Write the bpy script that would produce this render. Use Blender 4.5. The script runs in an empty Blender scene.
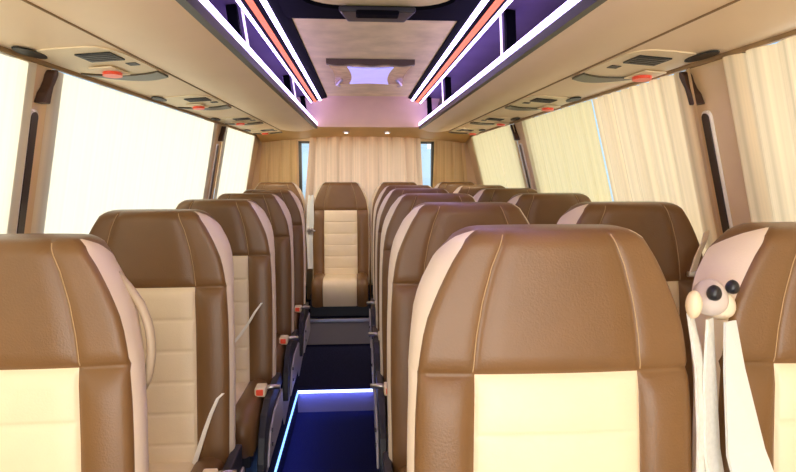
import bpy, bmesh, math, random
from mathutils import Vector, Matrix
random.seed(7)
C = bpy.context.scene.collection
EYE = 1.60
def H(h): return EYE + h

# ---------------------------------------------------------------- materials
def mat(name, col, rough=0.5, metal=0.0, emit=None, estr=0.0, var=0.0, vscale=6.0, bump=0.0, bscale=200.0, spec=0.5):
    m = bpy.data.materials.new(name); m.use_nodes = True
    nt = m.node_tree; b = nt.nodes['Principled BSDF']
    b.inputs['Roughness'].default_value = rough
    b.inputs['Metallic'].default_value = metal
    b.inputs['Specular IOR Level'].default_value = spec
    b.inputs['Base Color'].default_value = (*col, 1)
    tc = nt.nodes.new('ShaderNodeTexCoord')
    if var > 0:
        n = nt.nodes.new('ShaderNodeTexNoise'); n.inputs['Scale'].default_value = vscale; n.inputs['Detail'].default_value = 4
        r = nt.nodes.new('ShaderNodeValToRGB')
        r.color_ramp.elements[0].position = 0.3; r.color_ramp.elements[1].position = 0.7
        r.color_ramp.elements[0].color = (*[c*(1-var) for c in col], 1)
        r.color_ramp.elements[1].color = (*[min(1, c*(1+var)) for c in col], 1)
        nt.links.new(tc.outputs['Object'], n.inputs['Vector']); nt.links.new(n.outputs['Fac'], r.inputs['Fac'])
        nt.links.new(r.outputs['Color'], b.inputs['Base Color'])
    if bump > 0:
        n2 = nt.nodes.new('ShaderNodeTexNoise'); n2.inputs['Scale'].default_value = bscale; n2.inputs['Detail'].default_value = 3
        bp = nt.nodes.new('ShaderNodeBump'); bp.inputs['Strength'].default_value = bump; bp.inputs['Distance'].default_value = 0.002
        nt.links.new(tc.outputs['Object'], n2.inputs['Vector']); nt.links.new(n2.outputs['Fac'], bp.inputs['Height'])
        nt.links.new(bp.outputs['Normal'], b.inputs['Normal'])
    if emit:
        b.inputs['Emission Color'].default_value = (*emit, 1); b.inputs['Emission Strength'].default_value = estr
    return m

def curtain_mat(name, dcol, tcol, tf, stripe=0.12, sscale=60, axis=1):
    m = bpy.data.materials.new(name); m.use_nodes = True
    nt = m.node_tree; nt.nodes.clear()
    out = nt.nodes.new('ShaderNodeOutputMaterial'); mx = nt.nodes.new('ShaderNodeMixShader'); mx.inputs[0].default_value = tf
    d = nt.nodes.new('ShaderNodeBsdfDiffuse'); t = nt.nodes.new('ShaderNodeBsdfTranslucent')
    tc = nt.nodes.new('ShaderNodeTexCoord'); n = nt.nodes.new('ShaderNodeTexNoise')
    mp = nt.nodes.new('ShaderNodeMapping'); mp.inputs['Scale'].default_value = (1-axis, axis, 0)
    n.inputs['Scale'].default_value = sscale; n.inputs['Detail'].default_value = 3
    nt.links.new(tc.outputs['Object'], mp.inputs['Vector']); nt.links.new(mp.outputs['Vector'], n.inputs['Vector'])
    for sh, c in ((d, dcol), (t, tcol)):
        r = nt.nodes.new('ShaderNodeValToRGB')
        r.color_ramp.elements[0].position = 0.35; r.color_ramp.elements[1].position = 0.65
        r.color_ramp.elements[0].color = (*[x*(1-stripe) for x in c], 1)
        r.color_ramp.elements[1].color = (*[min(1, x*(1+stripe*0.5)) for x in c], 1)
        nt.links.new(n.outputs['Fac'], r.inputs['Fac']); nt.links.new(r.outputs['Color'], sh.inputs['Color'])
    nt.links.new(d.outputs[0], mx.inputs[1]); nt.links.new(t.outputs[0], mx.inputs[2]); nt.links.new(mx.outputs[0], out.inputs['Surface'])
    return m

def glass_mat(name, tint):
    m = bpy.data.materials.new(name); m.use_nodes = True
    nt = m.node_tree; nt.nodes.clear()
    out = nt.nodes.new('ShaderNodeOutputMaterial'); mx = nt.nodes.new('ShaderNodeMixShader'); mx.inputs[0].default_value = 0.06
    a = nt.nodes.new('ShaderNodeBsdfTransparent'); a.inputs[0].default_value = (*tint, 1)
    g = nt.nodes.new('ShaderNodeBsdfGlossy'); g.inputs['Roughness'].default_value = 0.02
    nt.links.new(a.outputs[0], mx.inputs[1]); nt.links.new(g.outputs[0], mx.inputs[2]); nt.links.new(mx.outputs[0], out.inputs['Surface'])
    return m

M = dict(
    brown=mat('brown_leather', (0.182, 0.093, 0.034), 0.38, var=0.10, vscale=5, bump=0.25, bscale=260),
    cream=mat('cream_leather', (0.86, 0.72, 0.50), 0.45, var=0.04, vscale=7, bump=0.2, bscale=260),
    side=mat('pale_side_leather', (0.84, 0.72, 0.56), 0.42, var=0.03, bump=0.15, bscale=260),
    loop=mat('beige_loop', (0.50, 0.40, 0.28), 0.45),
    thread=mat('pale_thread', (0.46, 0.31, 0.16), 0.7),
    dark=mat('dark_plastic', (0.022, 0.022, 0.03), 0.42, bump=0.2, bscale=300),
    lilac=mat('pale_grey_plastic', (0.45, 0.42, 0.46), 0.45),
    metal=mat('brushed_metal', (0.62, 0.58, 0.55), 0.28, metal=1.0),
    red=mat('red_button', (0.85, 0.09, 0.04), 0.35, emit=(0.9, 0.09, 0.04), estr=0.12),
    blackcarpet=mat('navy_carpet', (0.018, 0.020, 0.055), 0.95, var=0.35, vscale=160, bump=0.8, bscale=500, spec=0.1),
    riser=mat('grey_riser', (0.26, 0.23, 0.25), 0.5),
    beige=mat('beige_moulding', (0.80, 0.60, 0.345), 0.55, var=0.03, vscale=3, bump=0.1, bscale=150),
    binbeige=mat('rack_moulding', (0.93, 0.73, 0.50), 0.5, var=0.03, vscale=3, bump=0.1, bscale=150),
    panel=mat('service_panel_cream', (0.92, 0.78, 0.54), 0.5),
    suede=mat('tan_suede', (0.72, 0.60, 0.25), 0.9, var=0.12, vscale=9, bump=0.3, bscale=90, spec=0.2),
    ochre=mat('ochre_panel', (0.62, 0.37, 0.12), 0.6, var=0.05),
    bulk=mat('cove_panel', (0.72, 0.50, 0.30), 0.65, var=0.05),
    black=mat('black_trim', (0.003, 0.003, 0.004), 0.7, spec=0.02),
    charcoal=mat('charcoal_plate', (0.018, 0.018, 0.020), 0.4, spec=.25),
    seam=mat('seam_brown', (0.30, 0.19, 0.09), 0.6),
    rail=mat('grey_rail', (0.03, 0.028, 0.03), 0.4),
    inner=mat('rack_lining', (0.13, 0.085, 0.11), 0.7, var=0.1),
    wall=mat('wall_beige', (0.78, 0.58, 0.34), 0.6, var=0.03),
    lowwall=mat('side_carpet', (0.35, 0.25, 0.16), 0.9, var=0.1, vscale=50),
    darkbrown=mat('dark_brown_plastic', (0.055, 0.025, 0.014), 0.4),
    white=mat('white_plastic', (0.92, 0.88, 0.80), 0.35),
    slotgrey=mat('slot_grey', (0.05, 0.04, 0.035), 0.3),
    grille=mat('vent_black', (0.010, 0.010, 0.010), 0.5),
    lens=mat('smoked_lens', (0.085, 0.072, 0.045), 0.4),
    tanlens=mat('glossy_tan', (0.50, 0.33, 0.19), 0.12, var=0.25, vscale=25),
    lilacpad=mat('grey_cream_pad', (0.66, 0.58, 0.54), 0.45),
    knob=mat('knob_black', (0.012, 0.013, 0.018), 0.3),
    webbing=mat('pale_webbing', (0.82, 0.82, 0.76), 0.75, var=0.05, vscale=120, bump=0.4, bscale=600),
    greyweb=mat('grey_webbing', (0.74, 0.79, 0.77), 0.75, bump=0.4, bscale=600),
    led=mat('white_led', (1, 1, 1), 0.4, emit=(0.58, 0.45, 1.0), estr=8.0),
    ledstep=mat('step_led', (0.8, 0.85, 1), 0.4, emit=(0.50, 0.62, 1.0), estr=3.5),
    ledblue=mat('blue_white_led', (0.3, 0.5, 1), 0.4, emit=(0.22, 0.48, 1.0), estr=2.0),
    ledorange=mat('orange_led', (0.25, 0.03, 0.01), 0.6, emit=(1.0, 0.22, 0.11), estr=1.05, spec=0.1),
    ledpink=mat('pink_edge', (1, 0.85, 0.95), 0.3, emit=(0.9, 0.75, 1.0), estr=0.8),
    skylight=mat('blue_skylight', (0.25, 0.25, 0.55), 0.15, emit=(0.36, 0.36, 1.0), estr=0.75, var=0.2, vscale=8),
    lamp=mat('lamp_glow', (1, 0.95, 0.9), 0.3, emit=(1, 0.9, 0.85), estr=4),
    frame=mat('window_frame_dark', (0.03, 0.025, 0.02), 0.4),
    glass=glass_mat('window_glass', (0.93, 0.97, 1.0)),
    curtL=curtain_mat('cream_curtain_sunlit', (0.86, 0.76, 0.52), (0.94, 0.87, 0.68), 0.55, 0.06, 40),
    curtR=curtain_mat('cream_curtain_pleated', (0.86, 0.66, 0.40), (0.91, 0.71, 0.45), 0.5, 0.20, 45),
    curtG=curtain_mat('straw_curtain', (0.84, 0.72, 0.42), (0.86, 0.73, 0.42), 0.5, 0.08, 70),
    curtB=curtain_mat('tan_curtain', (0.86, 0.62, 0.42), (0.90, 0.64, 0.42), 0.55, 0.12, 50, 0),
    curtO=curtain_mat('ochre_curtain', (0.90, 0.68, 0.36), (0.66, 0.42, 0.15), 0.35, 0.10, 50, 0),
)

# ---------------------------------------------------------------- mesh helpers
class MB:
    def __init__(s): s.bm = bmesh.new()
    def face(s, vs):
        try: return s.bm.faces.new(vs)
        except ValueError: return None
    def hexa(s, p):        # 8 points: bottom 4 ccw, top 4
        v = [s.bm.verts.new(q) for q in p]
        for f in ((3,2,1,0),(4,5,6,7),(0,1,5,4),(1,2,6,5),(2,3,7,6),(3,0,4,7)): s.face([v[i] for i in f])
        return s
    def box(s, a, b):
        x0,y0,z0 = a; x1,y1,z1 = b
        return s.hexa([(x0,y0,z0),(x1,y0,z0),(x1,y1,z0),(x0,y1,z0),(x0,y0,z1),(x1,y0,z1),(x1,y1,z1),(x0,y1,z1)])
    def rings(s, R, closed=True, caps=True):
        V = [[s.bm.verts.new(p) for p in r] for r in R]
        n = len(R[0])
        for a, b in zip(V, V[1:]):
            for i in range(n if closed else n-1):
                j = (i+1) % n
                s.face([a[i], a[j], b[j], b[i]])
        if caps and closed:
            s.face(list(reversed(V[0]))); s.face(V[-1])
        return s
    def tube(s, pts, r, n=10, cap=True):
        pts = [Vector(p) for p in pts]; R = []
        rr = r if isinstance(r, (list, tuple)) else [r]*len(pts)
        ref = Vector((0,0,1))
        t0 = (pts[1]-pts[0]).normalized()
        if abs(t0.dot(ref)) > 0.9: ref = Vector((0,1,0))
        u = t0.cross(ref).normalized()
        for i, p in enumerate(pts):
            t = (pts[min(i+1, len(pts)-1)] - pts[max(i-1, 0)]).normalized()
            u = (u - t*u.dot(t)).normalized(); w = t.cross(u)
            R.append([p + (u*math.cos(2*math.pi*k/n) + w*math.sin(2*math.pi*k/n))*rr[i] for k in range(n)])
        return s.rings(R)
    def ribbon(s, pts, wv, th=0.0025):
        pts = [Vector(p) for p in pts]; R = []
        for i, p in enumerate(pts):
            w = Vector(wv[i] if isinstance(wv, list) else wv)
            t = (pts[min(i+1, len(pts)-1)] - pts[max(i-1, 0)]).normalized()
            n = t.cross(w).normalized()*th
            R.append([p-w+n, p+w+n, p+w-n, p-w-n])
        return s.rings(R)
    def ball(s, c, r, sc=(1,1,1), n=12):
        m = Matrix.Translation(c) @ Matrix.Diagonal((r*sc[0], r*sc[1], r*sc[2], 1))
        bmesh.ops.create_uvsphere(s.bm, u_segments=n, v_segments=max(6, n//2+2), radius=1, matrix=m)
        return s
    def cyl(s, p0, p1, r, n=16): return s.tube([p0, p1], r, n)
    def build(s, name, m, parent=None, smooth=False, bevel=0.0, seg=2, loc=None):
        bmesh.ops.remove_doubles(s.bm, verts=s.bm.verts, dist=1e-6)
        bmesh.ops.recalc_face_normals(s.bm, faces=s.bm.faces)
        if bevel > 0:
            bmesh.ops.bevel(s.bm, geom=[e for e in s.bm.edges if len(e.link_faces) == 2 and e.calc_face_angle(0) > 0.5], offset=bevel, segments=seg, profile=0.5, affect='EDGES')
        me = bpy.data.meshes.new(name); s.bm.to_mesh(me); s.bm.free()
        me.materials.append(m)
        if smooth:
            for p in me.polygons: p.use_smooth = True
        o = bpy.data.objects.new(name, me); C.objects.link(o)
        if parent: o.parent = parent
        if loc: o.location = loc
        return o

def smooth_angle(o, a=40):
    me = o.data
    for p in me.polygons: p.use_smooth = True
    me.set_sharp_from_angle(angle=math.radians(a))
    return o

def tag(o, label, cat, group=None):
    o['label'] = label; o['category'] = cat
    if group: o['group'] = group
    return o
def thing(name, label, cat, loc=(0,0,0), group=None):
    o = bpy.data.objects.new(name, None); C.objects.link(o); o.location = loc; o.empty_display_size = 0.1
    return tag(o, label, cat, group)
def struct(o): o['kind'] = 'structure'; return o

def interp(t, tab):
    if t <= tab[0][0]: return tab[0][1]
    for (a, x), (b, y) in zip(tab, tab[1:]):
        if t <= b: return x + (y-x)*(t-a)/(b-a)
    return tab[-1][1]
def sstep(t): t = max(0, min(1, t)); return t*t*(3-2*t)

# ---------------------------------------------------------------- shell numbers
Y0, Y1 = -1.5, 5.50
def wx(side, h):      # inner wall x at a height relative to the eye (walls lean inwards going up)
    base = 0.9575 + (0.26 if side > 0 else 0.19)*(0.317 - max(h, -0.62))
    return 0.033 + side*base
def WP(side, y, h, off=0.0):   # off > 0 goes outwards
    return Vector((wx(side, h) + side*off, y, H(h)))
def wslab(mb, side, ya, yb, ha, hb, o0, o1):
    p = [WP(side,ya,ha,o0), WP(side,yb,ha,o0), WP(side,yb,ha,o1), WP(side,ya,ha,o1), WP(side,ya,hb,o0), WP(side,yb,hb,o0), WP(side,yb,hb,o1), WP(side,ya,hb,o1)]
    mb.hexa(p)

AX0, AX1 = -0.43, 0.085       # sunken aisle between the seat platforms
PZ = 0.14                     # platform height
STEPY = 3.68
DECKZ = 0.38; DECKY = 4.66

# floor pieces
struct(MB().box((AX0-0.02, Y0, -0.06), (AX1+0.02, STEPY+0.02, 0.0)).build('floor', M['blackcarpet']))
for nm, xa, xb in (('floor_platform_left', -1.3, AX0), ('floor_platform_right', AX1, 1.36)):
    struct(MB().box((xa, Y0, -0.06), (xb, STEPY, PZ)).build(nm, M['blackcarpet']))
struct(MB().box((-1.3, STEPY+0.014, -0.06), (1.36, Y1, PZ)).build('floor_rear', M['blackcarpet']))
struct(MB().box((AX0, STEPY, 0.0), (AX1, STEPY+0.014, PZ-0.005)).build('trim_1', M['riser']))
# rear bench deck: black kick space, then the grey riser panel with a lighter top lip
struct(MB().box((-1.2, DECKY+0.012, PZ), (1.27, Y1, DECKZ)).build('floor_deck', M['blackcarpet']))
b = MB(); b.box((-1.2, DECKY, PZ+0.02), (1.27, DECKY+0.012, DECKZ-0.03)); struct(b.build('trim_2', M['riser']))
b = MB(); b.box((-1.2, DECKY-0.01, DECKZ-0.03), (1.27, DECKY+0.04, DECKZ)); struct(b.build('trim_3', M['metal'], bevel=0.004))

# side walls with window openings
WINS = {-1: [(-0.9, 1.70), (1.83, 3.74), (4.02, 5.06)], 1: [(-0.9, 1.51), (1.73, 3.46), (3.71, 5.06)]}
WT, WB = 0.43, -0.395
wn = 1
for side, nm in ((-1, 'left'), (1, 'right')):
    WIN = WINS[side]
    mb = MB()
    wslab(mb, side, Y0, Y1, -1.62, WB, 0, 0.06)
    wslab(mb, side, Y0, Y1, WT, 0.86, 0, 0.06)
    ed = [Y0] + [v for w in WIN for v in w] + [Y1]
    for i in range(0, len(ed), 2): wslab(mb, side, ed[i], ed[i+1], WB, WT, 0, 0.06)
    struct(mb.build('wall_'+nm, M['wall']))
    for (a, b_) in WIN:
        f = MB()
        for q in ((a, a+0.03, WB, WT), (b_-0.03, b_, WB, WT), (a, b_, WB, WB+0.03), (a, b_, WT-0.03, WT)):
            wslab(f, side, q[0], q[1], q[2], q[3], 0.03, 0.055)
        w = struct(f.build('window_%d' % wn, M['frame'])); wn += 1
        g = MB(); wslab(g, side, a+0.03, b_-0.03, WB+0.03, WT-0.03, 0.040, 0.046)
        g.build('pane', M['glass'], w)
    # thin brown cornice strip under the rack
    t = MB(); wslab(t, side, Y0, 5.4, 0.306, 0.3165, -0.012, 0.0)
    struct(t.build('trim_%d' % (4 if side < 0 else 5), M['seam']))
    t = MB(); wslab(t, side, Y0, 5.4, -0.56, -0.50, -0.04, 0.0)
    struct(t.build('trim_%d' % (6 if side < 0 else 7), M['wall']))

# rear wall with its window
RY = 5.40
RW = (-0.575, 0.69, -0.42, 0.275)
mb = MB()
mb.box((-1.35, RY, -0.06), (1.4, Y1, H(RW[2]))); mb.box((-1.35, RY, H(RW[3])), (1.4, Y1, H(0.86)))
mb.box((-1.35, RY, H(RW[2])), (RW[0], Y1, H(RW[3]))); mb.box((RW[1], RY, H(RW[2])), (1.4, Y1, H(RW[3])))
struct(mb.build('wall_rear', M['wall']))
f = MB()
for q in ((RW[0], RW[0]+0.025, RW[2], RW[3]), (RW[1]-0.025, RW[1], RW[2], RW[3]), (RW[0], RW[1], RW[2], RW[2]+0.03), (RW[0], RW[1], RW[3]-0.02, RW[3])):
    f.box((q[0], RY-0.006, H(q[2])), (q[1], RY+0.05, H(q[3])))
w = struct(f.build('window_%d' % wn, M['frame'])); wn += 1
MB().box((RW[0]+0.02, RY+0.03, H(RW[2]+0.02)), (RW[1]-0.02, RY+0.036, H(RW[3]-0.02))).build('pane', M['glass'], w)
# front wall with the windscreen, behind the camera
mb = MB()
mb.box((-1.35, Y0-0.06, -0.06), (1.4, Y0, 0.75)); mb.box((-1.35, Y0-0.06, H(0.55)), (1.4, Y0, H(0.86)))
mb.box((-1.35, Y0-0.06, 0.75), (-1.0, Y0, H(0.55))); mb.box((1.05, Y0-0.06, 0.75), (1.4, Y0, H(0.55)))
struct(mb.build('wall_front', M['wall']))
f = MB()
for q in ((-1.0, -0.95, 0.75, H(0.55)), (1.0, 1.05, 0.75, H(0.55)), (-1.0, 1.05, 0.75, 0.8), (-1.0, 1.05, H(0.5), H(0.55))): f.box((q[0], Y0-0.05, q[2]), (q[1], Y0-0.02, q[3]))
w = struct(f.build('window_%d' % wn, M['frame']))
MB().box((-0.95, Y0-0.04, 0.8), (1.0, Y0-0.034, H(0.5))).build('pane', M['glass'], w)

# ceiling: panel between the racks, cove down to the rear bulkhead, ochre header behind it
CXL, CXR = -0.262, 0.385
CH = .589; BY = 4.80
b = MB(); b.box((-1.35, Y0-0.06, H(0.86)), (1.4, Y1, H(0.92))); struct(b.build('ceiling_roof', M['wall']))
b = MB()
prof = [(Y0, CH), (BY-.18, CH)]
b.rings([[(CXL-0.03, y, H(h)), (CXR+0.03, y, H(h)), (CXR+0.03, y, H(h+0.02)), (CXL-0.03, y, H(h+0.02))] for y, h in prof])
struct(b.build('ceiling', M['suede']))
b = MB(); R = []
for k in range(13):
    a = math.pi/2*k/12
    y = BY-.18 + 0.18*math.sin(a); h = CH-.18 + 0.18*math.cos(a)
    R.append([(-0.56, y, H(h)), (0.64, y, H(h)), (0.64, y+0.011, H(h+0.02)), (-0.56, y+0.011, H(h+0.02))])
R.append([(-0.56, BY, H(0.361)), (0.64, BY, H(0.361)), (0.64, BY+.011, H(0.361)), (-0.56, BY+.011, H(0.361))])
b.rings(R)
struct(smooth_angle(b.build('trim_8', M['bulk'])))
b = MB(); R = []
for k in range(21):
    u = k/20; x = -.90 + 1.87*u
    hl = 0.318 - 0.058*abs(2*u-1)**2.2
    R.append([(x, BY+.012, H(0.369)), (x, 5.30, H(hl)), (x, 5.40, H(hl)), (x, 5.40, H(0.45)), (x, BY+.012, H(0.45))])
b.rings(R); struct(smooth_angle(b.build('trim_9', M['ochre'])))

# ---------------------------------------------------------------- luggage racks
RE = BY
def rack(side):
    nm = 'left' if side < 0 else 'right'
    if side < 0: seam, lip, op, orr, inn, blk = (-.658, .339), (-.366, .353), -.394, -.362, -.321, -.262
    else:        seam, lip, op, orr, inn, blk = (.736, .336), (.499, .353), .488, .460, .421, .385
    t = thing('luggage_rack', 'overhead luggage rack with light strips along the %s side' % nm, 'luggage rack', (seam[0], 2.0, H(0.3)), 'overhead luggage racks')
    off = Vector((-seam[0], -2.0, -H(0.3)))
    def P(x, y, h): return Vector((x, y, H(h))) + off
    # bulging bin underside: flat service face, rounded nose, up to the lip rail
    prof = []
    cx = wx(side, .317)
    prof.append((cx - side*0.002, .317))
    sx, sh = seam; lx, lh = lip
    prof.append((sx + side*.008, sh - .0005))
    for k in range(0, 13):
        a = k/12
        bx, bh = sx + (lx-sx)*.62, sh - .034
        prof.append(((1-a)**2*sx + 2*a*(1-a)*bx + a*a*lx, (1-a)**2*sh + 2*a*(1-a)*bh + a*a*lh))
    outer = prof + [(lx + side*0.02, lh), (sx+side*0.02, sh+0.03), (cx-side*0.01, .37)]
    b = MB(); b.rings([[P(x, y, h) for x, h in outer] for y in (Y0, RE)])
    smooth_angle(b.build('bin_moulding', M['binbeige'], t), 14)
    b = MB(); b.tube([P(sx+side*.008, Y0, sh-.0005), P(sx+side*.008, RE, sh-.0005)], .0035, 6); b.build('seam', M['seam'], t)
    # lip rail and its light strip
    b = MB(); b.rings([[P(lx-side*0.012, y, lh-.006), P(lx-side*0.014, y, lh+.020), P(lx+side*0.02, y, lh+.03), P(lx+side*0.02, y, lh-.004)] for y in (Y0, RE)])
    b.build('lip_rail', M['rail'], t)
    b = MB(); b.rings([[P(lx-side*0.016, y, lh+.020), P(lx-side*0.012, y, lh+.044), P(lx+side*0.016, y, lh+.044), P(lx+side*0.016, y, lh+.020)] for y in (Y0, RE-0.02)])
    b.build('light_strip', M['led'], t)
    # lining: shelf, back and roof of the open rack
    b = MB(); b.rings([[P(lx+side*0.02, y, lh+.022), P(cx-side*0.05, y, .40), P(cx-side*0.10, y, .57), P(op+side*0.004, y, .587),
                        P(op+side*0.004, y, .61), P(cx-side*0.07, y, .61), P(cx-side*0.015, y, .39), P(lx+side*0.02, y, lh+.012)] for y in (Y0, RE)])
    b.build('lining', M['inner'], t)
    # upper trim: slanted black band carrying two white strips and an orange one
    def hh(x):  # trim underside height
        return .582 - .030*(x-blk)/(op-blk)
    b = MB(); b.rings([[P(blk, y, hh(blk)), P(op+side*.012, y, hh(op)), P(op+side*.012, y, .61), P(blk, y, .61)] for y in (Y0, BY-.07)])
    b.build('upper_trim', M['black'], t)
    def strip(x, w, m, name, d=.006):
        b = MB(); b.rings([[P(x-w, y, hh(x-w)-d), P(x+w, y, hh(x+w)-d), P(x+w, y, hh(x+w)+.002), P(x-w, y, hh(x-w)+.002)] for y in (Y0, BY-.08)])
        b.build(name, M[m], t)
    strip(inn, .008, 'led', 'light_strip'); strip(op, .004, 'led', 'light_strip'); strip(orr, .009, 'ledorange', 'orange_strip')
    # posts between lip and roof, each a dark plate with a lit edge
    for y in (0.52, 2.12, 3.62, 4.60):
        b = MB(); b.hexa([P(lx+side*.042, y, lh+.02), P(lx+side*.078, y, lh+.02), P(lx+side*.078, y+.03, lh+.02), P(lx+side*.042, y+.03, lh+.02),
                          P(op+side*.042, y, .585), P(op+side*.078, y, .58), P(op+side*.078, y+.03, .58), P(op+side*.042, y+.03, .585)])
        p = b.build('post', M['black'], t)
        if y < 4.5:
            b = MB(); b.tube([P(lx+side*.022, y, lh+.03), P(op+side*.022, y, .580)], .0045, 8); b.build('lit_edge', M['ledpink'], p)
    # end cap
    b = MB(); b.rings([[P(x, y, h) for x, h in prof + [(lx, lh+.03), (op, .57), (op, .61), (cx, .61)]] for y in (RE, RE+.015)])
    b.build('end_cap', M['binbeige'], t)
    return t
rack(-1); rack(1)

# blue glow inside the racks: real lamps lying along the lip
def area(name, loc, rot, sx, sy, power, col, spread=180):
    l = bpy.data.lights.new(name, 'AREA'); l.shape = 'RECTANGLE'; l.size = sx; l.size_y = sy; l.energy = power; l.color = col; l.spread = math.radians(spread)
    o = bpy.data.objects.new(name, l); C.objects.link(o); o.location = loc; o.rotation_euler = rot
    return o

# ---------------------------------------------------------------- service panels under the racks
def under(side, x):
    a, b = ((-.658, .339), (wx(-1, .317), .317)) if side < 0 else ((.736, .336), (wx(1, .317), .317))
    return a[1] + (b[1]-a[1])*(x-a[0])/(b[0]-a[0])
def service_panel(side, y, xs, label):
    xv, xc, xr, xsl = xs
    t = thing('service_panel', label, 'service panel', (xc, y, H(under(side, xc))), 'overhead passenger service panels')
    def P(x, yy, d=0.0): return Vector((x-xc, yy-y, under(side, x)-under(side, xc)-d))
    def patch(pts, d0, d1, name, m, parent=t):
        b = MB(); b.rings([[P(px, py, d) for px, py in pts] for d in (d0, d1)])
        return b.build(name, M[m], parent)
    sgn = side
    xin, xout = (-.672, -.905) if side < 0 else (.752, .968)
    pts = []
    m_, w_ = (xin+xout)/2, abs(xout-xin)/2
    for k in range(32):
        a = 2*math.pi*k/32; cx, cy = math.cos(a), math.sin(a)
        pts.append((m_ + w_*math.copysign(abs(cx)**.45, cx), y-.03 + .27*math.copysign(abs(cy)**.55, cy)))
    patch(pts, 0.0005, 0.004, 'surround', 'panel')
    # louvre vent
    v = patch([(xv-.048, y-.23), (xv+.048, y-.23), (xv+.048, y-.125), (xv-.048, y-.125)], .003, .008, 'air_vent', 'grille')
    for k in range(4):
        yy = y-.217+.023*k
        patch([(xv-.042, yy), (xv+.042, yy), (xv+.042, yy+.004), (xv-.042, yy+.004)], .008, .010, 'louvre', 'slotgrey', v)
    # smoked crescent reading light recess across the rounded rear end
    x0, x1 = (-.663-.012, -.900) if side < 0 else (.755, .952)
    up, dn = [], []
    for k in range(17):
        a = k/16; px = x0+(x1-x0)*a
        up.append((px, y + .10 - .05*a + .055*math.sin(math.pi*a)**.8 - .02)); dn.append((px, y + .19 - .14*a**2.2 + .055*math.sin(math.pi*a)))
    patch(up + dn[-2::-1], .003, .010, 'reading_light', 'lens')
    # red call button in its pale strip, a dark slot and a dark outer vent sliver
    p = patch([(xr-.035, y-.06), (xr+.035, y-.06), (xr+.035, y+.085), (xr-.035, y+.085)], .008, .012, 'button_plate', 'panel')
    rr = [(xr+.027*math.cos(2*math.pi*k/16), y+.03+.042*math.sin(2*math.pi*k/16)) for k in range(16)]
    patch(rr, .011, .022, 'call_button', 'red', p)
    xk = side*.704 if side < 0 else .80
    patch([(xk-.015, y-.07), (xk+.015, y-.07), (xk+.015, y-.03), (xk-.015, y-.03)], .003, .006, 'slot', 'grille')
    c, d = (.022, .075)
    sl = [(xsl+c*math.cos(2*math.pi*k/16), y-.28+d*math.sin(2*math.pi*k/16)) for k in range(16)]
    patch(sl, .003, .007, 'side_vent', 'grille')
ords = ['nearest the camera', 'second from the camera', 'third from the camera', 'rearmost, by the rear curtains']
for k in range(4):
    service_panel(-1, 1.92+.99*k, (-.746, -.75, -.80, -.885), 'cream service panel with red button under left luggage rack, %s' % ords[k])
    if k < 4: service_panel(1, 1.85+.96*k, (.842, .84, .932, .945), 'cream service panel with red button under right luggage rack, %s' % ords[k])

# ---------------------------------------------------------------- ceiling fittings
t = thing('ceiling_hatch', 'tan roof escape hatch with black frame and latch plate in the ceiling, nearest the camera', 'hatch', (0.062, 1.655, H(CH)))
def rr2(x0, x1, y0, y1, r, n=6):
    pts = []
    for cx, cy, a0 in ((x1-r, y1-r, 0), (x0+r, y1-r, 90), (x0+r, y0+r, 180), (x1-r, y0+r, 270)):
        for k in range(n+1):
            a = math.radians(a0 + 90*k/n); pts.append((cx+r*math.cos(a), cy+r*math.sin(a)))
    return pts
outr = rr2(-.335, .335, -.60, .575, .03); innr = rr2(-.26, .26, -.45, .44, .14)
b = MB()
vo = [[b.bm.verts.new((x, y, z)) for x, y in outr] for z in (-.001, -.022)]; vi = [[b.bm.verts.new((x, y, z)) for x, y in innr] for z in (-.001, -.022)]
n = len(outr)
for i in range(n):
    j = (i+1) % n
    b.face([vo[1][i], vo[1][j], vi[1][j], vi[1][i]]); b.face([vo[0][i], vo[0][j], vo[1][j], vo[1][i]]); b.face([vi[0][i], vi[0][j], vi[1][j], vi[1][i]])
smooth_angle(b.build('frame', M['black'], t))
b = MB(); b.rings([[(x, y, -.001) for x, y in rr2(-.262, .262, -.452, .442, .14)], [(x*.97, y*.97, -.012) for x, y in rr2(-.262, .262, -.452, .442, .14)]])
b.build('panel', M['suede'], t)
b = MB(); b.hexa([(-.135,.40,-.040), (.135,.40,-.040), (.108,.572,-.032), (-.108,.572,-.032), (-.135,.40,-.02), (.135,.40,-.02), (.108,.572,-.02), (-.108,.572,-.02)])
lp = b.build('latch_plate', M['charcoal'], t, bevel=.006)
b = MB(); b.box((-.075, .385, -.052), (.075, .445, -.036)); b.build('latch_handle', M['black'], lp, bevel=.006)

t = thing('roof_vent', 'small glossy tan roof vent with blue lit panel in the middle of ceiling', 'vent', (0.057, 3.47, H(CH)))
def bow(x0, x1, y0, y1, kx, ky, n=10):
    pts = []
    for k in range(n): a = k/n; pts.append((x0+(x1-x0)*a, y0 + ky*4*a*(1-a)))
    for k in range(n): a = k/n; pts.append((x1 - kx*4*a*(1-a), y0+(y1-y0)*a))
    for k in range(n): a = k/n; pts.append((x1+(x0-x1)*a, y1 - ky*4*a*(1-a)))
    for k in range(n): a = k/n; pts.append((x0 + kx*4*a*(1-a), y1+(y0-y1)*a))
    return pts
b = MB(); b.rings([[(x, y, z) for x, y in bow(-.225, .225, -.33, .33, .02, .0)] for z in (0, -.028)])
smooth_angle(b.build('cover', M['tanlens'], t))
b = MB(); b.rings([[(x, y, z) for x, y in bow(-.125, .125, -.29, .30, .018, .03)] for z in (-.028, -.033)])
b.build('lit_panel', M['skylight'], t)
b = MB(); R = []
for k in range(17):
    u = -1+2*k/16; x = .235*u; y = -.345-.0*u; d = .030+.004*math.cos(u*9)
    R.append([(x, y-.02, 0), (x, y+.02, 0), (x, y+.02, -d), (x, y-.02, -d)])
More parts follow.
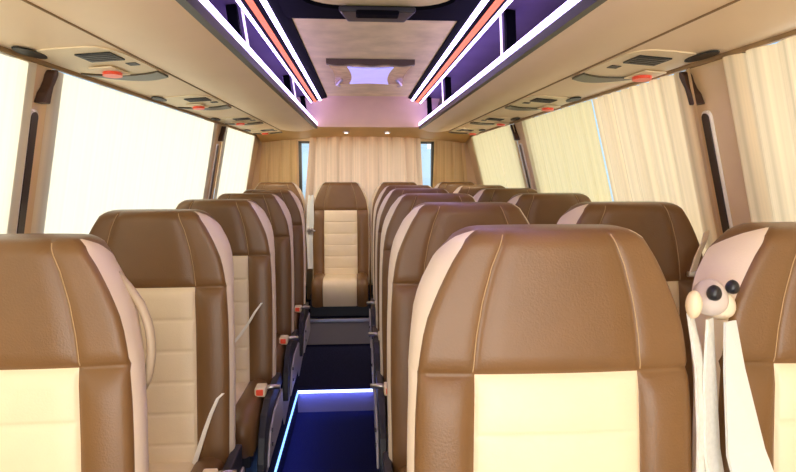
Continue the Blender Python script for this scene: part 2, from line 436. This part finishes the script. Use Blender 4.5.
b.rings(R); smooth_angle(b.build('front_edge', M['darkbrown'], t))  # dropped near edge, its shadow put into the dark brown colour
for s in (-1, 1):
    b = MB(); b.tube([(s*.17, .15, -.03), (s*.20, .24, -.045), (s*.19, .30, -.045), (s*.21, .33, -.03)], .009, 8); b.build('catch', M['metal'], t, smooth=True)

for x, wd in ((-0.125, 'left'), (0.235, 'right')):
    t = thing('header_light', 'small round spotlight in the ochre header above rear curtain, %s of the two' % wd, 'light', (x, 5.08, H(.3395)), 'spotlights above the rear curtain')
    b = MB(); b.rings([[(r*math.cos(2*math.pi*k/16), r*math.sin(2*math.pi*k/16), z-.05*r*math.sin(2*math.pi*k/16)) for k in range(16)] for r, z in ((.030, .004), (.030, -.006), (.022, -.010))]); b.build('bezel', M['metal'], t)
    b = MB(); b.cyl((0,0,-.011), (0,0,-.004), .018); b.build('bulb', M['lamp'], t)

# ---------------------------------------------------------------- curtains
def curtain(label, fn, width, m, pitch, amp, group, nv=14, tmod=None, name='curtain'):
    """fn(u, v, d): point at width fraction u, height fraction v (0 top), d = offset into the cabin"""
    n = max(12, int(width/pitch*14)); ph = random.random()*6
    ks = [random.uniform(.82, 1.2) for _ in range(40)]
    acc = [0]
    for i in range(n): acc.append(acc[-1] + (width/n)/pitch*ks[int(i/14) % 40])
    R = []
    for j in range(nv+1):
        v = j/nv; row = []
        a = amp
        for i in range(n+1):
            w = acc[i]*2*math.pi + ph
            s = abs(math.sin(w/2 + 0.12*math.sin(3*v+ph)))**0.7
            row.append(fn(i/n, v, .004 + a*s*(1.15+.3*math.sin(w*.37+1))))
        R.append(row)
    b = MB(); b.rings(R, closed=False, caps=False)
    o = b.build(name, m, smooth=True)
    # origin at the foot of the curtain
    c = sum((Vector(v.co) for v in o.data.vertices), Vector())/len(o.data.vertices); c.z = min(v.co.z for v in o.data.vertices)
    o.data.transform(Matrix.Translation(-c)); o.location = c
    return tag(o, label, 'curtain', group)
def side_curtain(side, ya, yb, label, m, pitch, amp, top=.300, bot=-.42, lean=0.0):
    def fn(u, v, d):
        h = top + (bot-top)*v
        y = ya + (yb-ya)*u + lean*v
        return WP(side, y, h, -d-0.004)
    return curtain(label, fn, yb-ya, m, pitch, amp, 'curtains along the %s windows' % ('left' if side < 0 else 'right'))
side_curtain(-1, -.5, 1.71, 'sunlit cream curtain at left edge, nearest the camera', M['curtL'], .16, .012)
side_curtain(-1, 1.795, 2.505, 'glowing white cream curtain just behind the first left window pillar', M['curtL'], .17, .006)
side_curtain(-1, 2.508, 3.77, 'glowing cream curtain ending at the second left window pillar', M['curtL'], .15, .007)
side_curtain(-1, 3.96, 5.08, 'bright cream curtain on the rearmost left window', M['curtL'], .12, .008)
side_curtain(1, -.5, 1.515, 'cream pleated curtain at right edge, nearest the camera', M['curtR'], .105, .019)
side_curtain(1, 1.655, 2.385, 'cream curtain with deep pleats just behind the first right window pillar', M['curtR'], .078, .017)
side_curtain(1, 2.402, 3.48, 'straw coloured finely pleated curtain ending at the second right window pillar', M['curtG'], .065, .012)
side_curtain(1, 3.66, 4.195, 'straw curtain just behind the second right window pillar', M['curtG'], .11, .007)
side_curtain(1, 4.207, 5.08, 'straw curtain rearmost on the right side windows', M['curtG'], .11, .007)
def rear_fn(xa0, xb0, xa1, xb1, top, bot, yb):
    def fn(u, v, d):
        x = (xa0+(xb0-xa0)*u)*(1-v) + (xa1+(xb1-xa1)*u)*v
        return Vector((x, yb-d, H(top+(bot-top)*v)))
    return fn
curtain('tan pleated curtain in the middle of rear window', rear_fn(-.462, .555, -.55, .605, .315, -.6, 5.375), 1.1, M['curtB'], .115, .034, 'rear curtains')
curtain('ochre corner curtain on the left of the rear window', rear_fn(-.90, -.585, -1.0, -.60, .285, -.6, 5.385), .4, M['curtO'], .11, .012, 'rear curtains')
curtain('ochre corner curtain on the right of the rear window', rear_fn(.69, .97, .66, 1.06, .285, -.6, 5.385), .4, M['curtO'], .11, .012, 'rear curtains')

# ---------------------------------------------------------------- pillar fittings
def pillar_fit(side, yc, label_a, label_b):
    # upright slot trim
    t = thing('pillar_slot', label_a, 'slot trim', WP(side, yc, -.52), 'upright slot trims on window pillars')
    o = t.location
    def capsule(w, h0, h1, offs, n=8):
        pts = []
        for k in range(n+1): a = math.pi*k/n; pts.append((yc + w*math.cos(a), h1 - w*.9 + w*.9*math.sin(a)))
        for k in range(n+1): a = math.pi + math.pi*k/n; pts.append((yc + w*math.cos(a), h0 + w*.9 + w*.9*math.sin(a)))
        return [WP(side, y, h, -offs) - o for y, h in pts]
    b = MB(); b.rings([capsule(.0235, -.50, .180, .0005), capsule(.022, -.498, .178, .008)]); b.build('rim', M['white'], t)
    b = MB(); b.rings([capsule(.0165, -.48, .170, .0075), capsule(.0165, -.48, .170, .011)]); b.build('slot', M['slotgrey'], t)
    # bracket above
    b = MB(); R = []
    for k, (dy, h, w) in enumerate(((.052, .298, .008), (.050, .285, .015), (.045, .268, .013), (.034, .246, .012), (.026, .228, .018), (.020, .197, .021))):
        R.append([WP(side, yc+dy-w, h, -.001), WP(side, yc+dy+w, h, -.001), WP(side, yc+dy+w*.8, h, -.03), WP(side, yc+dy-w*.8, h, -.03)])
    org = WP(side, yc+.03, .197)
    R = [[p-org for p in r] for r in R]
    b.rings(R); br = b.build('pillar_bracket', M['darkbrown'], bevel=.003, loc=org)
    tag(br, label_b, 'bracket', 'brackets on window pillars')
for side, nm in ((-1, 'left'), (1, 'right')):
    yc = 1.752 if side < 0 else 1.660
    pillar_fit(side, yc, 'dark upright slot with white rim on first %s window pillar' % nm, 'dark brown bent bracket at top of first %s window pillar' % nm)
    pillar_fit(side, 3.90 if side < 0 else 3.64, 'dark upright slot with white rim on second %s window pillar, farther back' % nm, 'dark brown bent bracket at top of second %s window pillar, farther back' % nm)

# ---------------------------------------------------------------- seats
# local frame: origin on the platform below the front face of the headrest seam; the seat faces -Y
TOP = 1.36; SEAM = .245; CUSH = .56
Wt = [(0, .126), (.003, .137), (.008, .146), (.016, .156), (.03, .164), (.05, .177), (.073, .189), (.10, .202), (.145, .221), (.19, .232), (.245, .239), (.32, .244), (.40, .246), (.55, .247), (.9, .242)]
THKt = [(0, .13), (.10, .128), (.2, .105), (.32, .088), (.9, .088)]
St = [(0, .087), (.03, .099), (.06, .111), (.12, .127), (.18, .137), (.245, .143), (.4, .146), (.9, .146)]
THK = .135
TL = [0, .003, .008, .016, .023, .03, .037, .045, .052, .06, .07, .08, .09, .10, .112, .125, .15, .18, .21, .232, .240, .245, .250, .258, .28, .31, .337, .343, .348, .353, .359]
q = .448
while q < .88:
    TL += [q-.055, q-.011, q-.005, q, q+.005, q+.011]; q += .10
TL += [.90]; TL = sorted(set(round(x, 4) for x in TL))
QUILT = [.348, .448, .548, .648, .748, .848]
def surf(x, t):
    w = interp(t, Wt); s = min(interp(t, St), w*.80); a = abs(x)
    y = -.016*(1-(a/w)**2) - .10*(t-SEAM)
    if a > s: y -= .011*math.sin(math.pi*min(1, (a-s)/(w-s)))**.7
    else: y -= .004
    return y
def build_backrest(parent, taper=[(0, .004), (.03, -.006), (.06, -.014), (.12, -.016), (.2, -.008), (.3, 0), (.9, .0)]):
    rows = []
    for t in TL:
        w = interp(t, Wt); s = min(interp(t, St), w*.80)
        topr = .032
        round_t = topr - math.sqrt(max(0, topr*topr - max(0, topr-t)**2)) if t < topr else 0
        lean = -.10*(t-SEAM) if t > SEAM else -.06*(t-SEAM)
        z = TOP - t
        def yf(x):
            a = abs(x)
            y = -.012*(1-(a/w)**2)
            dip = 0
            if t > SEAM:
                if a > s: y -= .011*math.sin(math.pi*min(1, (a-s)/(w-s)))**.7 * sstep((t-SEAM)/.05)
                else:
                    y -= .004*sstep((t-SEAM)/.03)
                    for qq in QUILT: dip = max(dip, .0048*max(0, 1-abs(t-qq)/.0075)**1.3)
            dip = max(dip, .0075*max(0, 1-abs(t-SEAM)/.012))
            dip = max(dip, (.0075 if t > SEAM else .004)*max(0, 1-abs(a-s)/.009))
            # rounded outer edge
            e = w - a; r = .012
            if e < r: y += r - math.sqrt(max(0, r*r-(r-e)**2))
            return y + dip + round_t + lean
        xs = []
        L = [w*(1-c) for c in (0, .008, .03, .07, .13)]
        bol = [w*.87 + (s+.009-w*.87)*c for c in (.34, .67, 1.0)] + [s+.004, s]
        cen = [s-.004, s-.009, s*.66, s*.36]
        half = L + bol + cen
        xs = [-a for a in half] + [0] + list(reversed(half))
        front = [(x, yf(x), z) for x in xs]
        # sides and back
        ye = yf(w); back = interp(t, THKt) - (round_t*1.0) + lean
        ye2 = min(ye, back-.01)
        cl = .02 + .96*min(1, max(0, (t-.004)/.045))**.7
        tap = interp(t, taper)
        sidep = [(w-tap*c+.010*math.sin(math.pi*min(1, .1+c*.85)), ye2+(back-ye2)*c, z) for c in [cl*q for q in (.2, .45, .7, 1.0)] + [cl+(1-cl)*q for q in (.2, .4, .6, .8)]]
        backp = [((w-tap)*c, back+.012*(1-c*c), z) for c in (.97, .7, .35, 0, -.35, -.7, -.97)]
        left = [(-x, y, z) for x, y, z in reversed(sidep)]
        rows.append((front, sidep, backp, left))
    nf = len(rows[0][0]); ns = len(rows[0][1]); nb = len(rows[0][2])
    ring = [f+a+b_+c for f, a, b_, c in rows]
    N = len(ring[0])
    hl = 10   # index of the panel edge column in the half list (s)
    i0 = 9; i1 = nf-1-9
    def region(j, i):
        t = (TL[j]+TL[j+1])/2
        if i0 <= i < i1 and t > SEAM: return 'panel'
        lim = 4 if t > .004 else 0
        if nf-1 <= i < nf+ns and i-(nf-1) < lim: return 'side'
        if nf+ns+nb-1 <= i < N and N-1-i < lim: return 'side'
        return 'main'
    out = {}
    for reg in ('main', 'panel', 'sideR', 'sideL'):
        b = MB(); vm = {}
        def V(j, i):
            if (j, i) not in vm: vm[(j, i)] = b.bm.verts.new(ring[j][i])
            return vm[(j, i)]
        for j in range(len(ring)-1):
            for i in range(N):
                r = region(j, i)
                if r == 'side': r = 'sideR' if i < nf+ns else 'sideL'
                if r == reg:
                    k = (i+1) % N
                    b.face([V(j, i), V(j+1, i), V(j+1, k), V(j, k)])
        if reg == 'main':
            b.face([V(0, i) for i in range(N)])
            b.face([V(len(ring)-1, i) for i in reversed(range(N))])
        nm, m = {'main': ('backrest', 'brown'), 'panel': ('centre_panel', 'cream'), 'sideR': ('side_panel', 'side'), 'sideL': ('side_panel', 'side')}[reg]
        # keep orientation explicit instead of recalc on open shells
        me_o = b.build(nm, M[m], parent, smooth=True)
        out[reg] = me_o
    # fix normals of the open patches: point them away from the seat core
    for reg, o in out.items():
        me = o.data; bm = bmesh.new(); bm.from_mesh(me)
        core = Vector((0, .06, .9)); flip = 0
        for f in bm.faces:
            c = f.calc_center_median(); d = c - Vector((0, .06, c.z))
            flip += 1 if f.normal.dot(d) < 0 else -1
        if flip > 0: bmesh.ops.reverse_faces(bm, faces=bm.faces)
        bm.to_mesh(me); bm.free()
    # pale stitching beside the two headrest seams
    for sg in (-1, 1):
        b = MB(); pts = []
        for t in [x for x in TL if .004 < x < SEAM-.004]:
            k = TL.index(t); w = interp(t, Wt); s = min(interp(t, St), w*.80)
            fr = rows[k][0]; x, y, z = fr[8 if sg < 0 else nf-9]
            pts.append((x, y-.0005, z))
        b.tube(pts, .0011, 6); b.build('stitching', M['thread'], out['main'])
    return out
def build_cushion(parent, deep=.47, tall=1.0):
    # profile in y,z extruded across x, with a cream centre panel running over the nose
    prof = [(.06, CUSH+.01), (-.03, CUSH), (-.10, CUSH-.004), (-.20, CUSH+.0), (-.30, CUSH+.006), (-.38, CUSH+.008), (-.43, CUSH-.004), (-.46, CUSH-.03), (-.47, CUSH-.065), (-.46, CUSH-.11), (-.44, CUSH-.15)]
    prof = [(y*deep/.47 if y < 0 else y, CUSH + (z-CUSH)*(tall if z < CUSH-.02 else 1)) for y, z in prof]
    w = .235; s = .14
    xs = [-w, -w+.004, -w+.015, -w+.035, -.17, -s-.008, -s, -s+.008, -.07, 0, .07, s-.008, s, s+.008, .17, w-.035, w-.015, w-.004, w]
    def pt(x, k):
        y, z = prof[k]; a = abs(x); e = w-a; r = .035
        d = 0
        if e < r: d = r-math.sqrt(max(0, r*r-(r-e)**2))
        if a > s: d -= .016*math.sin(math.pi*min(1, (a-s)/(w-s)))
        d += .006*max(0, 1-abs(a-s)/.009)
        # push along the profile normal
        y2, z2 = prof[min(k+1, len(prof)-1)]; y1, z1 = prof[max(k-1, 0)]
        ty, tz = y2-y1, z2-z1; l = math.hypot(ty, tz)
        ny, nz = tz/l, -ty/l
        return (x, y - ny*d*(1 if True else 0) , z - nz*d)
    for lo, hi, nm, m in ((0, 6, 'cushion', 'brown'), (6, 12, 'cushion_panel', 'cream')):
        b = MB()
        if nm == 'cushion':
            for a, c in ((0, 6), (12, 18)):
                b.rings([[pt(xs[i], k) for i in range(a, c+1)] for k in range(len(prof))], closed=False, caps=False)
            # closed underside and side walls
            zb = CUSH-.15
            for sg in (-1, 1):
                R = [pt(sg*w, k) for k in range(len(prof))]
                vs = [b.bm.verts.new(p) for p in R] + [b.bm.verts.new((sg*w, .06, zb))]
                b.face(vs)
            b.box((-w+.01, -.43*deep/.47, zb-.01), (w-.01, .05, zb+.02))
            cu = b.build(nm, M[m], parent); smooth_angle(cu, 60)
        else:
            b.rings([[pt(xs[i], k) for i in range(lo, hi+1)] for k in range(len(prof))], closed=False, caps=False)
            b.build(nm, M[m], parent, smooth=True)
def seat_proto(kind, name='coach_seat', front=False):
    """kind: 'L' single seat with the aisle on its right, 'R' aisle on its left, 'W' by the window, 'B' rear bench"""
    t = thing(name, '', 'seat')
    if front: build_backrest(t, [(0, .012), (.06, .018), (.12, .014), (.3, .004), (.9, .0)])
    else: build_backrest(t)
    build_cushion(t, .47 if kind != 'B' else .42, 1.0 if kind != 'B' else 1.45)
    zb = CUSH-.16
    if kind != 'B':
        b = MB(); b.box((-.21, -.41, zb-.06), (.21, .03, zb)); b.build('seat_frame', M['dark'], t, bevel=.006)
        for sx in (-.15, .15):
            b = MB(); b.hexa([(sx-.02, -.36, 0), (sx+.02, -.36, 0), (sx+.02, .02, 0), (sx-.02, .02, 0), (sx-.02, -.30, zb-.06), (sx+.02, -.30, zb-.06), (sx+.02, -.04, zb-.06), (sx-.02, -.04, zb-.06)])
            b.build('leg', M['dark'], t, bevel=.004)
    else:
        b = MB(); b.box((-.25, -.33, DECKZ-PZ), (.25, .06, zb+.03)); b.build('seat_base', M['dark'], t, bevel=.006)
    sg = {'L': 1, 'R': -1}.get(kind, 0)
    if sg:
        # dark side cover, curved at the front, with a pale outer plate
        def plate(x0, x1, pts, nm, m, par):
            b = MB(); b.rings([[(sg*x, y, z) for y, z in pts] for x in (x0, x1)]); return b.build(nm, M[m], par, bevel=.004)
        pts = [(-.10, .36), (-.40, .34), (-.45, .33), (-.465, .34), (-.46, .38), (-.43, .47), (-.37, .535), (-.28, .565), (-.16, .57), (.02, .57), (.02, .36)]
        sc = plate(.244, .272, pts, 'side_cover', 'dark', t)
        pts2 = [(-.08, .36), (-.36, .35), (-.41, .34), (-.40, .38), (-.34, .46), (-.22, .50), (0, .50), (0, .37)]
        plate(.273, .282, pts2, 'outer_plate', 'lilac', sc)
        pts3 = [(-.05, .25), (-.39, .18), (-.43, .25), (-.42, .36), (-.38, .44), (-.05, .46)]
        plate(.236, .242, pts3, 'inner_plate', 'lilac', t)
        for zz in (.46, .40):
            b = MB(); b.cyl((sg*.281, -.335, zz), (sg*.287, -.335, zz), .008, 10); b.build('screw', M['dark'], sc)
        # buckle on its metal stalk
        b = MB(); b.tube([(sg*.300, -.20, .585), (sg*.26, -.205, .588), (sg*.235, -.21, .584)], .011, 8)
        st = b.build('buckle_stalk', M['metal'], t, smooth=True)
        b = MB(); b.box((sg*.225-.022, -.26, .565), (sg*.225+.022, -.195, .603)); bk = b.build('buckle', M['panel'], st, bevel=.006)
        b = MB(); b.box((sg*.225-.014, -.268, .574), (sg*.225+.014, -.25, .598)); b.build('release_button', M['red'], bk, bevel=.003)
    return t
protos = {k: seat_proto(k) for k in 'LRWB'}
protos['F'] = seat_proto('L', front=True)
used = set()
def dup(root):
    r = root.copy(); C.objects.link(r)
    for ch in list(root.children):
        c = ch.copy(); C.objects.link(c); c.parent = r
        for g in list(ch.children):
            d = g.copy(); C.objects.link(d); d.parent = c
            for g2 in list(g.children):
                e = g2.copy(); C.objects.link(e); e.parent = d
    return r
def put_seat(kind, x, y, z, label, group, rz=0):
    o = protos[kind]
    if kind in used: o = dup(o)
    place.append((o, kind, x, y, z, label, group, rz)); used.add(kind)
    return o
place = []
LY = [1.09, 1.85, 2.54, 3.25, 3.95]; RYs = [.93, 1.71, 2.45, 3.20, 3.93]
ordn = ['frontmost', 'second from the front', 'third from the front', 'fourth from the front', 'fifth from the front']
gL, gR, gW, gB = 'single seats left of the aisle', 'seats right of the aisle', 'seats along the right windows', 'rear bench seats'
lb = {0: 'cut off by the frame, grab loop on its shoulder'}
left = []; right = []; wind = []; rear = []
for i, y in enumerate(LY):
    left.append(put_seat('L' if i else 'F', (-.683, -.680, -.645, -.645, -.645)[i], y, PZ-.028, 'brown and cream leather single seat left of the aisle, %s' % ordn[i] + (', with pale grab loop' if i == 0 else ''), gL))
for i, y in enumerate(RYs):
    right.append(put_seat('R', .334, y, PZ, 'brown and cream leather seat beside the aisle on the right, %s' % ordn[i], gR))
for i, y in enumerate([.95] + RYs[1:]):
    wind.append(put_seat('W', .877 if i == 0 else .854, y, PZ, 'brown leather seat along the right windows, %s' % ordn[i], gW))
for x, lbl in ((-.742, 'brown and cream rear bench seat in the left corner'), (-.180, 'brown and cream rear bench seat facing straight down the aisle'), (.338, 'brown rear bench seat just right of the aisle, under the tan curtain'), (.860, 'brown rear bench seat in the right corner')):
    rear.append(put_seat('B', x, 5.05, PZ, lbl, gB))
for o, kind, x, y, z, label, group, rz in place:
    o.location = (x, y, z); o.rotation_euler = (0, 0, rz); o['label'] = label; o['group'] = group; o['category'] = 'seat'

wind[0].scale.x = .95; left[0].scale.x = .93; left[0].location.x = -.672
# pedestals reach the lower left platform: seats there stand 28 mm lower, legs are trimmed by scale
for o in left:
    for ch in o.children:
        if ch.name.startswith('leg'):
            ch.location.z = .028*1.0; ch.scale.z = (CUSH-.22-.028)/(CUSH-.22)

# grab loop on the shoulder of the frontmost left seat
def loop_pts(sg):
    pts = []
    for k in range(15):
        a = k/14; t = .075 + .25*a
        pts.append((sg*(interp(t, Wt)-.018 + .032*math.sin(math.pi*a)**.7), .10, TOP-t))
    return pts
MB().tube(loop_pts(1), [.010]*15, 10).build('grab_loop', M['loop'], left[0], smooth=True)

# belts on the right front pair: a guide with two black knobs and hanging webbing, fixed to the window seat
t = wind[0]
sb = MB().ribbon([(-.250, -.02, 1.20), (-.250, -.04, 1.12), (-.232, -.06, .98), (-.195, -.10, .83), (-.15, -.14, .64)], [Vector((.014, .006, 0)), Vector((.024, .008, 0)), Vector((.042, .01, 0)), Vector((.055, .012, 0)), Vector((.060, .012, 0))]).build('belt_or_sun_streak', M['greyweb'], t)
MB().ribbon([(-.275, .0, 1.20), (-.282, -.02, 1.10), (-.278, -.035, .97), (-.262, -.06, .83), (-.245, -.09, .64)], [Vector((.010, .008, 0)), Vector((.016, .008, 0)), Vector((.020, .01, 0)), Vector((.024, .012, 0)), Vector((.024, .012, 0))]).build('webbing', M['webbing'], sb)
def cap(c, pr, name, m, par, q=1.0):
    # little moulded guide: lathe of (radius, y) pairs about the Y axis, squashed towards the bottom
    b = MB(); R = []
    for r, y in pr:
        r *= q; y *= q
        R.append([(c[0]+r*math.cos(2*math.pi*k/20)*(1-.18*math.sin(2*math.pi*k/20)), c[1]+y, c[2]+r*1.15*math.sin(2*math.pi*k/20)) for k in range(20)])
    b.rings(R); return b.build(name, M[m], par, smooth=True)
prof_g = ((.004, -.024), (.014, -.022), (.023, -.015), (.028, -.004), (.029, .012), (.022, .030))
cap((-.270, .005, 1.236), prof_g, 'belt_guide', 'lilacpad', sb)
cap((-.245, .012, 1.222), prof_g, 'belt_guide', 'side', sb, .85)
prof_k = ((.004, -.014), (.011, -.012), (.016, -.006), (.017, .004), (.013, .014))
cap((-.284, -.022, 1.251), prof_k, 'knob', 'knob', sb, .72)
cap((-.240, -.008, 1.258), prof_k, 'knob', 'knob', sb, .66)
# the aisle seat's own belt, coming over its window-side shoulder
t = right[0]
sb = MB().ribbon([(.250, .03, 1.21), (.256, .0, 1.12), (.26, -.015, 1.0), (.262, -.03, .85), (.262, -.05, .62)], [Vector((.008, .008, 0)), Vector((.012, .008, 0)), Vector((.014, .008, 0)), Vector((.018, .008, 0)), Vector((.02, .008, 0))]).build('belt_or_sun_streak', M['webbing'], t)
b = MB(); b.ball((.246, .012, 1.228), .018, (.75, .8, 1.4), 14); b.build('belt_guide', M['cream'], sb, smooth=True)
# strap at the window-side shoulder of the second window seat
t = wind[1]
sb = MB().ribbon([(.238, .02, 1.27), (.215, -.01, 1.245), (.185, -.028, 1.20), (.168, -.034, 1.15)], Vector((.014, .008, .004))).build('belt_or_sun_streak', M['side'], t)
b = MB(); b.box((.149, -.042, 1.135), (.187, -.030, 1.152)); b.build('buckle_tip', M['metal'], sb, bevel=.003)
# two belts hanging beside the rear bench seat that faces the aisle
t = rear[1]
for k, x in enumerate((-.278, -.252)):
    sb = MB().ribbon([(x+.006, .01, 1.25), (x, -.015, 1.10), (x-.005, -.02, .92), (x, -.03, .60)], [Vector((.008, .004, 0)), Vector((.018, .004, 0)), Vector((.020, .004, 0)), Vector((.016, .004, 0))]).build('belt_or_sun_streak', M['webbing'] if k == 0 else M['greyweb'], t)
    b = MB(); b.box((x-.020, -.034, .93), (x+.028, -.022, .945)); b.box((x-.01, -.034, .91), (x+.01, -.022, .965)); b.build('buckle_tongue', M['metal'], sb, bevel=.003)

# white strips modelled as streaks of sunlight across the second and third left seats
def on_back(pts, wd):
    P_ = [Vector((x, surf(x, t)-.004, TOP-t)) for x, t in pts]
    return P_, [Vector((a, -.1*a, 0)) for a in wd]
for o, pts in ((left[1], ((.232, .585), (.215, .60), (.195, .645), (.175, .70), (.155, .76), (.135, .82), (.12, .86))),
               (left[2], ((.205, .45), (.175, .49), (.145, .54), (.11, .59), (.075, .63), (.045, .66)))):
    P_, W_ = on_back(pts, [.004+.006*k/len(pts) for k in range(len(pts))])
    MB().ribbon(P_, W_).build('belt_or_sun_streak', M['white'], o)

# ---------------------------------------------------------------- aisle lights
b = MB(); b.box((-.004, -1.25, -.005), (.005, 1.25, .005))
o = b.build('light_strip', M['ledblue'], loc=(AX0+.004, STEPY-1.262, PZ+.006)); tag(o, 'thin blue light strip along the left edge of the aisle', 'light strip')
b = MB(); b.box(((AX0-AX1)/2, -.008, -.010), ((AX1-AX0)/2, .006, .004))
o = b.build('light_strip', M['ledstep'], loc=((AX0+AX1)/2, STEPY+.0, PZ+.004)); tag(o, 'bright blue white light strip along the aisle step edge', 'light strip')

# ---------------------------------------------------------------- lights
BL = (0.10, 0.14, 1.0)
area('step_glow', ((AX0+AX1)/2, STEPY-.03, PZ-.01), (math.radians(35), 0, 0), .48, .012, .35, BL)
area('aisle_glow', (AX0+.02, 2.4, PZ-.01), (0, math.radians(-40), 0), .012, 2.6, 2.5, BL)
area('step_glow_rear', ((AX0+AX1)/2, STEPY+.05, PZ+.05), (math.radians(-70), 0, 0), .48, .02, .25, BL)
for s, x in ((-1, -.44), (1, .57)):
    area('rack_glow', (x, 1.8, H(.40)), (0, math.radians(180 - s*25), 0), .03, 6.0, 4.5, (.12, .07, 1.0))
area('right_daylight', (1.75, 2.6, 1.75), (0, math.radians(95), 0), 1.2, 7.0, 58, (1.0, .93, .80))
for sx_, k0 in ((-1, 1.92+.99*2), (1, 1.85+.96*2)):  # spots added under the rear panels to brighten the rear seats
    for k in (0, 1):
        l = bpy.data.lights.new('rear_fill_spot', 'SPOT'); l.energy = 9; l.spot_size = math.radians(110); l.spot_blend = .8; l.shadow_soft_size = .03; l.color = (1, .84, .62)
        o = bpy.data.objects.new('rear_fill_spot', l); C.objects.link(o); o.location = (-.76 if sx_ < 0 else .84, k0 + .1 + (.99 if sx_ < 0 else .90)*k*.55, H(.30))
        o.rotation_euler = Vector((-sx_*.55, .75, -.75)).to_track_quat('-Z', 'Y').to_euler()
area('rear_daylight', (.05, 6.3, .95), (math.radians(-115), 0, 0), 2.0, .7, 13, (1.0, .90, .80))
area('windscreen_fill', (0, Y0+.05, 1.05), (math.radians(118), 0, 0), 1.8, 1.1, 42, (1.0, .93, .82))  # light from the windscreen, tilted up as added fill for the rack undersides
area('front_overhead_fill', (.05, -.6, H(.56)), (math.radians(25), 0, 0), .5, 1.2, 18, (1.0, .88, .72))  # unseen overhead fill, added behind the camera to brighten the cabin
s = bpy.data.lights.new('sun', 'SUN'); s.energy = 6.5; s.angle = math.radians(1.5); s.color = (1, .93, .80)
so = bpy.data.objects.new('sun', s); C.objects.link(so)
so.rotation_euler = Vector((.80, .18, -.50)).to_track_quat('-Z', 'Y').to_euler()

w = bpy.data.worlds.new('World'); bpy.context.scene.world = w; w.use_nodes = True
nt = w.node_tree; bg = nt.nodes['Background']
tc = nt.nodes.new('ShaderNodeTexCoord'); sp = nt.nodes.new('ShaderNodeSeparateXYZ'); rp = nt.nodes.new('ShaderNodeValToRGB')
e = rp.color_ramp.elements
e[0].position = 0.40; e[0].color = (.55, .50, .42, 1); e[1].position = .75; e[1].color = (.42, .66, 1.0, 1)
el = rp.color_ramp.elements.new(.5); el.color = (.62, .82, .97, 1)
mp = nt.nodes.new('ShaderNodeMapRange'); mp.inputs['From Min'].default_value = -1; mp.inputs['From Max'].default_value = 1
nt.links.new(tc.outputs['Generated'], sp.inputs[0]); nt.links.new(sp.outputs['Z'], mp.inputs['Value']); nt.links.new(mp.outputs['Result'], rp.inputs['Fac']); nt.links.new(rp.outputs['Color'], bg.inputs['Color'])
bg.inputs['Strength'].default_value = 1.1

# ---------------------------------------------------------------- camera
f = 570.0
cam = bpy.data.cameras.new('Camera'); co = bpy.data.objects.new('Camera', cam); C.objects.link(co)
cam.sensor_width = 36; cam.lens = 36*f/796; cam.clip_start = .02
yaw = math.atan(37/f); pit = math.atan(65/f)
co.location = (0, 0, EYE)
co.rotation_euler = (math.pi/2 - pit, 0, -yaw)
sc = bpy.context.scene
sc.camera = co
sc.view_settings.view_transform = 'Standard'; sc.view_settings.look = 'None'; sc.view_settings.exposure = 0.2
try:
    sc.cycles.use_denoising = True; sc.cycles.max_bounces = 10; sc.cycles.diffuse_bounces = 6; sc.cycles.transmission_bounces = 6; sc.cycles.sample_clamp_indirect = 8
except Exception: pass
